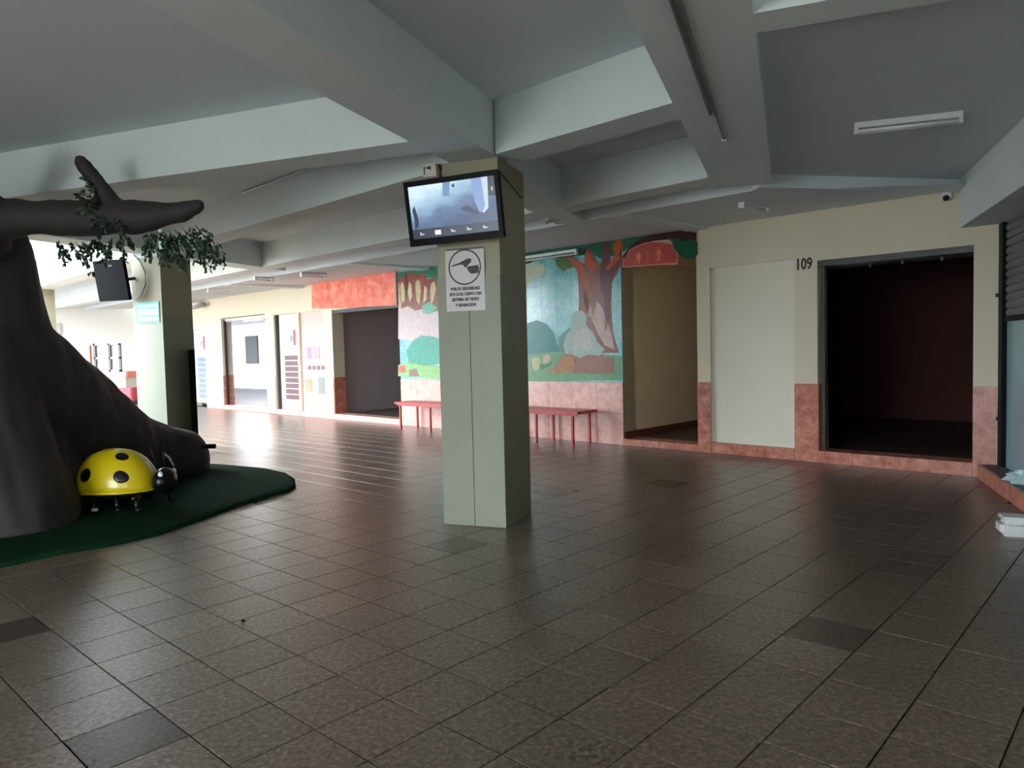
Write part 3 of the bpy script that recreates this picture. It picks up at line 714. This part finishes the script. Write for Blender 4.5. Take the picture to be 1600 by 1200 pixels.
# ---- surveillance notice
fs = lambda a, b, c: fu(-2.538 + a, 5.640 - b, 2.10 + c)
sn = empty('surveillance_sign', fs(0, .01, 0), label='white surveillance notice with camera pictogram below the television', cat='sign')
MB().box(fs, -.178, .178, 0, .006, -.27, .24).obj('board', M['signw'], sn, bevel=.002)
def ring(mb, cx, cz, ro, ri, b0, b1, n=40, sx=1):
    o = len(mb.v)
    for bb in (b0, b1):
        for i in range(n):
            a = 2 * math.pi * i / n
            mb.v.append(fs(cx + ro * sx * math.cos(a), bb, cz + ro * math.sin(a))); mb.v.append(fs(cx + ri * sx * math.cos(a), bb, cz + ri * math.sin(a)))
    for i in range(n):
        j = (i + 1) % n
        mb.f.append((o + 2 * n + 2 * i, o + 2 * n + 2 * j, o + 2 * n + 2 * j + 1, o + 2 * n + 2 * i + 1))
    return mb
ring(MB(), 0, .095, .150, .137, .005, .0078).obj('circle', mat('sign_maroon', (70, 36, 40), .5), sn, fix=False)
MB().prism(fs, [(-.125, .112), (-.05, .132), (.03, .165), (.06, .16), (.06, .135), (.03, .11), (.02, .095), (.005, .09), (-.01, .112), (-.04, .118), (-.12, .105)], .005, .009).obj('camera_pictogram', M['signk'], sn)
MB().prism(fs, [(.02, .085), (.035, .10), (.06, .10), (.12, .105), (.13, .08), (.125, .04), (.06, .035), (.035, .055)], .005, .009).obj('camera_pictogram', M['signk'], sn)
for k, (z, w) in enumerate(((-.085, 1.0), (-.130, .84), (-.175, 1.0), (-.222, .95))):
    text(('POR SU SEGURIDAD', 'ESTE LOCAL CUENTA CON', 'SISTEMA DE VIDEO', 'Y GRABACION')[k], 'lettering', (.036, .034, .036, .036)[k], M['signk'], fs(0, .0075, z), Sd.to_3d(), (0, 0, 1), sn, xs=w * .82, off=.0016)
MB().box(fs, -.168, .168, .001, .012, .243, .252).obj('top_strip', mat('brown_strip', (92, 70, 62), .5), sn)

# ---- second column: teal notice, television edge-on, cable
ft = lambda a, b, c: fu(-8.985 + a, 8.36 - b, 2.18 + c)
ts = empty('teal_notice', ft(0, .01, 0), label='small teal and white notice on the column behind the tree', cat='sign')
MB().box(ft, -.235, .235, 0, .008, -.155, .155).obj('board', M['teal'], ts)
for a, b in ((-.135, -.045), (-.03, .06), (.075, .135)): pass
MB().box(ft, -.165, .215, .008, .011, -.045, .04).obj('white_field', M['tealw'], ts)
for k in range(5): MB().box(ft, -.15 + k * .075, -.09 + k * .075, .008, .011, .07, .115).obj('lettering_mark', M['tealw'], ts)
MB().box(ft, -.165, .20, .008, .011, -.125, -.075).obj('white_field', M['tealw'], ts)
def f2(a, b, c):
    o = fu(-9.39, 8.12, 2.66); y = R(4); tl = R(9)
    rr = Sd.to_3d() * math.cos(y) + Ud.to_3d() * math.sin(y); ou = Sd.to_3d() * math.sin(y) - Ud.to_3d() * math.cos(y)
    up = Vector((0, 0, 1)) * math.cos(tl) + ou * math.sin(tl); o2 = ou * math.cos(tl) - Vector((0, 0, 1)) * math.sin(tl)
    return o + rr * a + o2 * b + up * c
t2 = empty('television', fu(-9.5, 8.3, 2.4), label='second television seen from behind, left of the teal notice column', cat='television')
MB().box(f2, -.285, .285, -.03, .03, -.30, .30).obj('housing', M['blackm'], t2, bevel=.01)
MB().box(f2, -.04, .08, .03, .036, .20, .23).obj('vent', M['black'], t2)
MB().tube([f2(.1, -.03, .0), fu(-9.2, 8.36, 2.7)], .025, 8).obj('bracket_arm', M['dark'], t2)
cable('cable', [fu(-9.2, 8.35, 3.05), fu(-9.08, 8.345, 2.95), fu(-8.98, 8.345, 2.78), fu(-8.98, 8.345, 2.60), fu(-9.08, 8.345, 2.44), fu(-9.2, 8.345, 2.38)], .007, M['dark'], 'looping cable on the column behind the tree')
# dark edge-on board leaning by that column
def fbd(a, b, c):
    return Vector((-4.93, 11.3, 0)) + Vector((-.400, .916, 0)) * a + Vector((.916, .400, 0)) * b + Vector((0, 0, c))
MB().box(fbd, -.2, .25, -.045, .045, 0, 1.61).obj('leaning_board', M['blackm'], None, label='thin black board standing edge-on beside the rear column', cat='board')

# ---- conduits and cables on the ceiling
c = empty('conduit', fu(-.47, 2, 3.05), label='pair of grey conduits along the wide ceiling beam', cat='conduit')
MB().tube([fu(-.455, -4, 3.058), fu(-.455, 5.88, 3.058)], .010, 8).obj('pipe', M['pipe'], c, smooth=True)
MB().tube([fu(-.49, -4, 3.056), fu(-.49, 5.2, 3.056)], .012, 8).obj('pipe', M['pipe'], c, smooth=True)
MB().box(fu, -.475, -.435, 5.86, 5.90, 3.04, 3.07).obj('end_cap', M['pipew'], c)
cable('cable', [fn(3.2, 4.20, 3.478), fn(4.2, 4.20, 3.478), fn(5.4, 4.2, 3.478), fn(6.8, 4.2, 3.478)], .012, M['pipew'], 'white cable run across the ceiling bay left of the screen')
br = empty('conduit_drop', fn(4.0, 6.7, 3.0), label='short white conduit drop with crossbar behind the screen column', cat='conduit')
MB().tube([fn(3.98, 6.69, 3.25), fn(3.98, 6.69, 3.02)], .016, 8).obj('pipe', M['pipew'], br)
MB().tube([fn(3.80, 6.69, 3.02), fn(4.0, 6.69, 3.01)], .014, 8).obj('crossbar', M['pipe'], br)
# ---- fluorescent battens
def batten(p, q, label, group=None, w=.035, two=False, off=0.0):
    p = Vector(p); q = Vector(q)
    d = (q - p).normalized(); sd = d.cross(Vector((0, 0, 1))); L_ = (q - p).length
    def f(a, b, c): return p + d * a + sd * b + Vector((0, 0, 1)) * c
    e = empty('fluorescent_light', (p + q) / 2, label=label, cat='light', group=group)
    MB().box(f, 0, L_, -w, w, 0, .045).obj('housing', M['metalw'], e, bevel=.004)
    for b in ((-w * .9, w * .9) if two else (0,)):
        MB().tube([f(.03, b, -.028), f(L_ - .03, b, -.028)], .014, 10).obj('tube', M['tube'], e, smooth=True)
    for a in (0, L_ - .03):
        MB().box(f, a, a + .03, -w, w, -.045, 0).obj('lamp_holder', M['metalw'], e)
    return e
batten((2.72, 5.80, 3.15), (3.42, 5.56, 3.15), 'white fluorescent batten with bare tubes on the right ceiling bay', two=True, w=.024)
batten(fn(2.02, 7.75, 3.06), fn(2.0, 8.35, 3.085), 'small fluorescent batten above the restroom corridor', 'battens along the shop fronts')
batten(fw(5.38, -.12, 2.99), fw(7.2, -.12, 2.99), 'long white fluorescent tube in front of the top of the mural', two=False, w=.03)
batten(fn(10.9, 7.35, 3.035), fn(11.0, 7.95, 3.06), 'fluorescent batten over the red fascia board', 'battens along the shop fronts')
batten(fn(11.9, 6.9, 3.02), fn(11.9, 7.3, 3.02), 'short fluorescent batten left of the red fascia board', 'battens along the shop fronts')
batten(fn(15.0, 7.3, 3.03), fn(15.0, 7.9, 3.06), 'farthest fluorescent batten, near the street end', 'battens along the shop fronts')
# ---- cameras
dc = empty('dome_camera', fw(.29, -.06, 3.04), label='small white dome camera beside the boxed soffit', cat='camera')
MB().tube([fw(.29, 0, 3.05), fw(.29, -.07, 3.05)], .05, 14).obj('mount', M['metalw'], dc, smooth=False)
MB().ball(fw(.29, -.09, 3.03), .055).obj('housing', M['metalw'], dc, smooth=True)
MB().ball(fw(.285, -.115, 3.012), .036).obj('lens', M['black'], dc, smooth=True)
bc = empty('bullet_camera', fw(19.0, -.2, 2.95), label='bullet camera on the bright wall above the farthest window', cat='camera')
MB().tube([fw(19.2, 0, 3.0), fw(19.2, -.2, 2.98)], .02, 8).obj('arm', M['metalw'], bc)
MB().tube([fw(19.05, -.15, 3.0), fw(19.5, -.28, 2.92)], .06, 12).obj('housing', M['pipe'], bc, smooth=True)

# ---- white box and plastic at the right
wbx = empty('foam_box', (3.85, 5.42, 0), label='white ribbed plastic box lying on the floor by the shop sill', cat='box')
ang = R(-22)
def fbx(a, b, c): return Vector((3.86 + a * math.cos(ang) - b * math.sin(ang), 5.44 + a * math.sin(ang) + b * math.cos(ang), c))
MB().box(fbx, -.2, .2, -.1, .1, 0, .125).obj('body', M['mist'], wbx, bevel=.035, smooth=False)
MB().box(fbx, -.192, .192, -.093, .093, .119, .15).obj('lid', M['mist'], wbx, bevel=.015)
for k in range(9): MB().box(fbx, -.16 + k * .04, -.15 + k * .04, -.106, -.098, .02, .105).obj('rib', M['mist'], wbx)
MB().ball((-1.547, 4.056, .008), (.012, .010, .008), 8, 5).obj('litter', M['blackm'], None, label='tiny dark scrap lying on the near floor tiles', cat='litter')
pl = bmesh.new(); bmesh.ops.create_icosphere(pl, subdivisions=4, radius=1)
for v in pl.verts:
    n = noise.noise(v.co * 2.3) * .5 + noise.noise(v.co * 6) * .3
    v.co *= (1 + n)
    v.co = Vector((v.co.x * .13, v.co.y * .09, max(-.055, v.co.z * .06)))
me = bpy.data.meshes.new('plastic_bag'); pl.to_mesh(me); pl.free(); me.materials.append(M['plastic'])
o = bpy.data.objects.new('plastic_bag', me); o.location = fu(2.0, 7.9, .203)
link(o, None, None, 'crumpled bluish white plastic bag on the dark ledge', 'bag')

# fill lamp and glowing batten added to brighten the white shop
ll = bpy.data.lights.new('white_shop_fill', 'AREA'); ll.shape = 'RECTANGLE'; ll.size = 1.4; ll.size_y = .12; ll.energy = 260
lo = bpy.data.objects.new('white_shop_fill', ll); lo.location = fw(22.0, 2.8, 2.66); COL.objects.link(lo)
wl = batten(fw(21.25, 2.8, 2.74), fw(22.75, 2.8, 2.74), 'added lit batten brightening the white shop interior', w=.06)
for o_ in wl.children:
    if o_.name.startswith('tube'):
        o_.data = o_.data.copy(); o_.data.materials.clear(); o_.data.materials.append(emis('added_lit_tube', (255, 255, 255), 20))
# ---- street furniture at the far left
k = empty('counter', (-11.8, 21.6, 0), label='coral topped counter in the bright street end', cat='counter')
MB().box(fi, -12.6, -11.2, 21.2, 21.9, 0, .95).obj('body', M['mist'], k); MB().box(fi, -12.7, -11.1, 21.1, 22, .95, 1.12).obj('top', M['coral'], k, bevel=.02)
MB().box(fi, -12.4, -12.25, 21.3, 21.4, 1.12, 1.9).obj('post', M['coral'], k)
w = empty('display_case', (-11.9, 21.6, 1.12), label='framed display case standing on the coral counter', cat='case')
for a in (-12.15, -11.72, -11.42): MB().box(fi, a, a + .06, 21.3, 21.36, 1.125, 1.95).obj('frame_bar', M['ledge'], w)
for z in (1.125, 1.5, 1.9): MB().box(fi, -12.15, -11.36, 21.3, 21.36, z, z + .05).obj('frame_rail', M['greydoor'], w)
MB().box(fi, -12.1, -11.4, 21.38, 21.44, 1.18, 1.9).obj('panel', M['greydoor'], w)
MB().box(fi, -8.68, -8.28, 15.9, 16.2, .56, .86).obj('crate', M['crimson'], None, bevel=.02, label='crimson plastic crate stacked on the yellow bin', cat='crate')
bk = empty('bin', (-8.44, 16, 0), label='yellow plastic bin with dark rim beside the rear column', cat='bin')
MB().tube([(-8.44, 16, 0), (-8.44, 16, .50)], .24, 20, r1=.28).obj('body', M['bucket'], bk, smooth=False)
MB().tube([(-8.44, 16, .50), (-8.44, 16, .555)], .29, 20).obj('rim', M['dark'], bk)

# ---- turf mound
outl = [(-3.74, 5.24), (-3.5, 5.58), (-3.2, 5.82), (-3.0, 6.15), (-2.88, 6.6), (-2.75, 7.2), (-2.58, 7.65), (-2.46, 7.92), (-2.47, 8.2), (-2.60, 8.6), (-2.85, 9.05), (-3.2, 9.42), (-3.7, 9.72), (-4.4, 10.1), (-5.4, 10.2), (-6.6, 9.4), (-7.2, 8.0), (-7.0, 6.4), (-6.2, 5.2), (-5.0, 4.8), (-4.2, 4.9)]
cen = Vector((-4.9, 7.4))
tb = MB(); K = len(outl)
rings = [(1.0, 0.0), (1.0, .03), (.985, .042), (.95, .05), (.85, .055), (.6, .06), (.3, .06)]
for q, z in rings:
    for x, y in outl:
        p = cen + (Vector((x, y)) - cen) * q
        tb.v.append(Vector((p.x, p.y, z + (noise.noise(Vector((x, y, q * 3))) * .006 if z > .035 else 0))))
for r_ in range(len(rings) - 1):
    for i in range(K):
        j = (i + 1) % K
        tb.f.append((r_ * K + i, r_ * K + j, (r_ + 1) * K + j, (r_ + 1) * K + i))
tb.f.append(tuple((len(rings) - 1) * K + i for i in range(K)))
turf = tb.obj('turf_mat', M['turf'], None, label='dark green artificial turf mat under the tree', cat='turf', smooth=True)

# ---- artificial tree
tree = empty('artificial_tree', (-5.0, 7.2, .05), label='huge dark fibreglass tree with roots and a leafy branch', cat='tree')
bm = bmesh.new()
def cap(a, b, seg=20):
    (x0, y0, z0, r0), (x1, y1, z1, r1) = a, b
    n = 10
    for i in range(n + 1):
        f = i / n
        c = Vector((x0 + (x1 - x0) * f, y0 + (y1 - y0) * f, z0 + (z1 - z0) * f)); r = r0 + (r1 - r0) * f
        bmesh.ops.create_icosphere(bm, subdivisions=2 if r < .25 else 3, radius=r, matrix=Matrix.Translation(c))
def chain(P):
    for a, b in zip(P, P[1:]): cap(a, b)
chain([(-5.45, 7.1, -.1, 1.1), (-5.35, 7.1, .7, .95), (-5.15, 7.0, 1.5, .74), (-5.0, 6.85, 2.1, .56), (-5.02, 6.8, 2.45, .54), (-5.15, 6.75, 2.5, .52)])
chain([(-5.0, 7.05, 1.35, .70), (-4.97, 7.6, .98, .71), (-4.84, 8.15, .69, .63), (-4.62, 8.65, .42, .47), (-4.38, 8.98, .28, .42), (-4.26, 9.15, .22, .41)])
chain([(-5.0, 6.75, 1.7, .52), (-4.86, 6.55, 1.1, .56), (-4.72, 6.45, .5, .60), (-4.56, 6.42, .0, .64)])
chain([(-4.75, 6.6, 2.52, .25), (-4.5, 6.42, 2.62, .19)])
chain([(-5.9, 6.4, 1.0, .6), (-5.7, 5.9, .2, .6)])
chain([(-4.95, 6.65, 2.62, .28), (-4.55, 6.4, 2.70, .20), (-4.05, 6.2, 2.70, .152), (-3.6, 6.2, 2.675, .150), (-3.25, 6.2, 2.68, .140), (-2.95, 6.2, 2.69, .122), (-2.74, 6.2, 2.715, .104), (-2.60, 6.2, 2.76, .075)])
chain([(-3.30, 6.2, 2.78, .080), (-3.40, 6.12, 2.98, .060), (-3.49, 6.08, 3.12, .052)])
chain([(-4.6, 6.35, 2.75, .22), (-4.4, 6.1, 2.95, .17), (-4.26, 5.95, 3.12, .13), (-4.24, 5.9, 3.22, .10)])
me = bpy.data.meshes.new('trunk'); bm.to_mesh(me); bm.free()
tmp = bpy.data.objects.new('trunk_source', me); COL.objects.link(tmp)
rm = tmp.modifiers.new('r', 'REMESH'); rm.mode = 'VOXEL'; rm.voxel_size = 0.035
sm = tmp.modifiers.new('s', 'SMOOTH'); sm.iterations = 4; sm.factor = .5
dg = bpy.context.evaluated_depsgraph_get()
me2 = bpy.data.meshes.new_from_object(tmp.evaluated_get(dg))
bpy.data.objects.remove(tmp)
me2.name = 'trunk'
nrm = [v.normal.copy() for v in me2.vertices]
for v, n in zip(me2.vertices, nrm):
    c = v.co
    d = noise.noise(Vector((c.x * 2.2, c.y * 2.2, c.z * .9))) * .045 + noise.noise(Vector((c.x * 7, c.y * 7, c.z * 2.2))) * .018
    v.co = c + n * d
    if v.co.z < .058: v.co.z = .058
me2.materials.clear(); me2.materials.append(M['bark'])
for p in me2.polygons: p.use_smooth = True
trunk = bpy.data.objects.new('trunk', me2); link(trunk, tree)
MB().tube([(-3.95, 9.10, .38), (-3.72, 9.08, .38)], .03, 8).obj('peg', M['blackm'], tree)
# foliage
def Dp(px, py, y):      # helper: the branch plane is 6.1 m away; positions laid out along the branch
    d = _fw + _r2 * ((px - 800) / 1143.1) - _u2 * ((py - 600) / 1143.1)
    q = y / d.y
    return Vector((d.x * q, y, 1.5 + d.z * q))
tw = MB(); lf = MB(); lf2 = MB()
def leafq(mb, p, d, size):
    d = d.normalized(); sdn = d.cross(Vector((random.uniform(-1, 1), random.uniform(-1, 1), random.uniform(-1, 1)))).normalized()
    n = d.cross(sdn) * size * .15
    b = len(mb.v)
    mb.v += [p, p + d * size * .35 + sdn * size * .28 + n, p + d * size * .75 + sdn * size * .2 + n, p + d * size, p + d * size * .75 - sdn * size * .2 + n, p + d * size * .35 - sdn * size * .28 + n]
    mb.f += [(b, b + 1, b + 2, b + 3), (b, b + 3, b + 4, b + 5)]
sprays = [((88, 378), (108, 402), 1), ((92, 376), (102, 408), 1), ((110, 378), (132, 408), 1), ((118, 378), (142, 424), 1), ((128, 378), (140, 400), 1), ((148, 374), (160, 408), 1), ((155, 374), (168, 400), 1),
          ((175, 372), (168, 398), 1), ((188, 372), (196, 402), 1), ((200, 372), (206, 384), 1), ((150, 374), (136, 392), 1),
          ((228, 366), (236, 398), 2), ((235, 364), (256, 408), 2), ((245, 362), (270, 404), 2), ((255, 362), (290, 416), 2), ((265, 360), (280, 412), 2), ((272, 358), (300, 404), 2), ((285, 356), (318, 402), 2),
          ((295, 354), (330, 402), 2), ((305, 352), (338, 412), 2), ((316, 356), (346, 410), 2), ((300, 362), (324, 420), 1), ((268, 376), (262, 400), 2), ((240, 372), (226, 392), 1), ((280, 372), (296, 388), 2), ((310, 372), (320, 392), 2),
          ((165, 326), (128, 300), 1), ((165, 330), (122, 308), 1), ((160, 322), (134, 282), 1), ((158, 330), (140, 316), 1), ((170, 340), (150, 350), 2), ((176, 330), (156, 366), 1), ((186, 336), (196, 372), 1), ((150, 340), (130, 330), 1)]
for (a, b, c), (x, y, dens) in [((s[0][0], s[0][1], 0), (s[1][0], s[1][1], s[2])) for s in sprays]:
    yy = 6.08 + random.uniform(-.12, .10)
    p0 = Dp(a, b, 6.12); p1 = Dp(x, y, yy)
    mid = (p0 + p1) / 2 + Vector((random.uniform(-.02, .03), random.uniform(-.05, .05), .02))
    pts = [p0 * (1 - q) ** 2 + mid * 2 * q * (1 - q) + p1 * q * q for q in [i / 6 for i in range(7)]]
    tw.tube(pts, .004, 4, r1=.002)
    for i in range(1 + 0, 7):
        for r_ in range(2 + dens * 3):
            p = pts[i] + Vector((random.uniform(-1, 1), random.uniform(-1.5, 1.5), random.uniform(-1, 1))) * .016 * dens
            d = (pts[i] - pts[i - 1]).normalized() + Vector((random.uniform(-1, 1), random.uniform(-1, 1), random.uniform(-1.1, .5)))
            leafq(lf if random.random() < .75 else lf2, p, d, random.uniform(.03, .058))
tw.obj('twigs', M['twig'], tree, kind='stuff', fix=False)
fo = lf.obj('foliage', M['leaf'], tree, kind='stuff', fix=False)
lf2.obj('pale_foliage', M['leaf2'], tree, kind='stuff', fix=False, label='paler plastic leaves')

# ---- ladybird ride
lb = empty('ladybird_figure', (-4.0, 7.15, .055), label='yellow ladybird figure with black spots on the turf between tree roots', cat='toy')
LA = R(-8)
LC = Vector((-3.86, 7.12, .225))
def lp(a, b, c):   # a forward (to the right), b across, c up
    return LC + Vector((a * math.cos(LA) - b * math.sin(LA), a * math.sin(LA) + b * math.cos(LA), c))
HL, HW, HH = .375, .30, .40
def shell_pt(q, w):
    """q 0..1 tail to head, w -pi/2..pi/2 across the back"""
    x = -HL + 2 * HL * q
    e = (math.sin(math.pi * min(1, q ** .62 if q < 1 else 1)) if False else 0)
    prof = (1 - abs(2 * (q ** .80) - 1) ** 2.6) ** .55 if 0 < q < 1 else 0
    base = .02 * math.cos(math.pi * q)
    return x, HW * prof * math.sin(w), HH * prof * max(0, math.cos(w)) ** .9 + base * 0
mb = MB(); NQ, NW = 26, 22
for i in range(NQ + 1):
    for j in range(NW + 1):
        x, y, z = shell_pt(i / NQ, -math.pi / 2 + math.pi * j / NW); mb.v.append(lp(x, y, z))
for i in range(NQ):
    for j in range(NW):
        a = i * (NW + 1) + j; mb.f.append((a, a + 1, a + NW + 2, a + NW + 1))
sh = mb.obj('shell', M['yellow'], lb, smooth=True)
md = sh.modifiers.new('t', 'SOLIDIFY'); md.thickness = .015
# rim of the shell
rim = [lp(*(Vector(shell_pt(i / NQ, -math.pi / 2)) + Vector((0, 0, .008)))) for i in range(NQ + 1)] + [lp(*(Vector(shell_pt(i / NQ, math.pi / 2)) + Vector((0, 0, .008)))) for i in range(NQ, -1, -1)]
MB().tube(rim, .014, 8).obj('rim', M['yellow'], lb, smooth=True)
def spot(q0, w0, r):
    m = MB(); n = 20; c = Vector(shell_pt(q0, w0)); rows = 5
    for k in range(rows + 1):
        for i in range(n):
            a = 2 * math.pi * i / n
            q = q0 + r * k / rows * math.cos(a) / (2 * HL); w = w0 + r * k / rows * math.sin(a) / .34
            p = Vector(shell_pt(min(.99, max(.01, q)), w)); nn = Vector((p.x * .35, p.y, p.z)).normalized()
            m.v.append(lp(*(p + nn * (.006 if k < rows else .0))))
    for k in range(rows):
        for i in range(n):
            j = (i + 1) % n; m.f.append((k * n + i, k * n + j, (k + 1) * n + j, (k + 1) * n + i))
    return m.obj('spot', M['black'], lb, smooth=True)
for q0, w0, r in ((.28, -1.13, .062), (.74, -1.13, .062), (.66, -.45, .060), (.27, 1.0, .062), (.70, 1.0, .062), (.25, -.15, .06)): spot(q0, w0, r)
MB().ball(lp(.02, 0, .0), (.33, .24, .09), 18, 10).obj('belly', M['blackm'], lb, smooth=True)
hd = MB().ball(lp(.47, 0, .08), (.11, .15, .13), 18, 12).obj('head', M['black'], lb, smooth=True)
for sgn in (-1, 1): MB().ball(lp(.50, sgn * .105, .15), (.026, .022, .040), 12, 8).obj('eye', M['eye'], hd, smooth=True)
for sgn in (-1, 1):
    MB().tube([lp(.44, sgn * .05, .22), lp(.42, sgn * .08, .33), lp(.40, sgn * .10, .42)], .009, 6).obj('antenna', M['black'], lb, smooth=True)
    MB().tube([lp(.36, sgn * .16, .33), lp(.42, sgn * .17, .28), lp(.47, sgn * .16, .2)], .011, 6).obj('handle', M['pipe'], lb, smooth=True)
    for a in (-.14, .10, .30):
        MB().tube([lp(a, sgn * .14, -.02), lp(a + .03, sgn * .24, -.06), lp(a + .05, sgn * .26, -.155)], .022, 8, r1=.026).obj('leg', M['black'], lb, smooth=True)
        MB().ball(lp(a + .06, sgn * .27, -.148), (.035, .025, .020), 10, 6).obj('foot', M['eye'] if a < 0 else M['black'], lb, smooth=True)
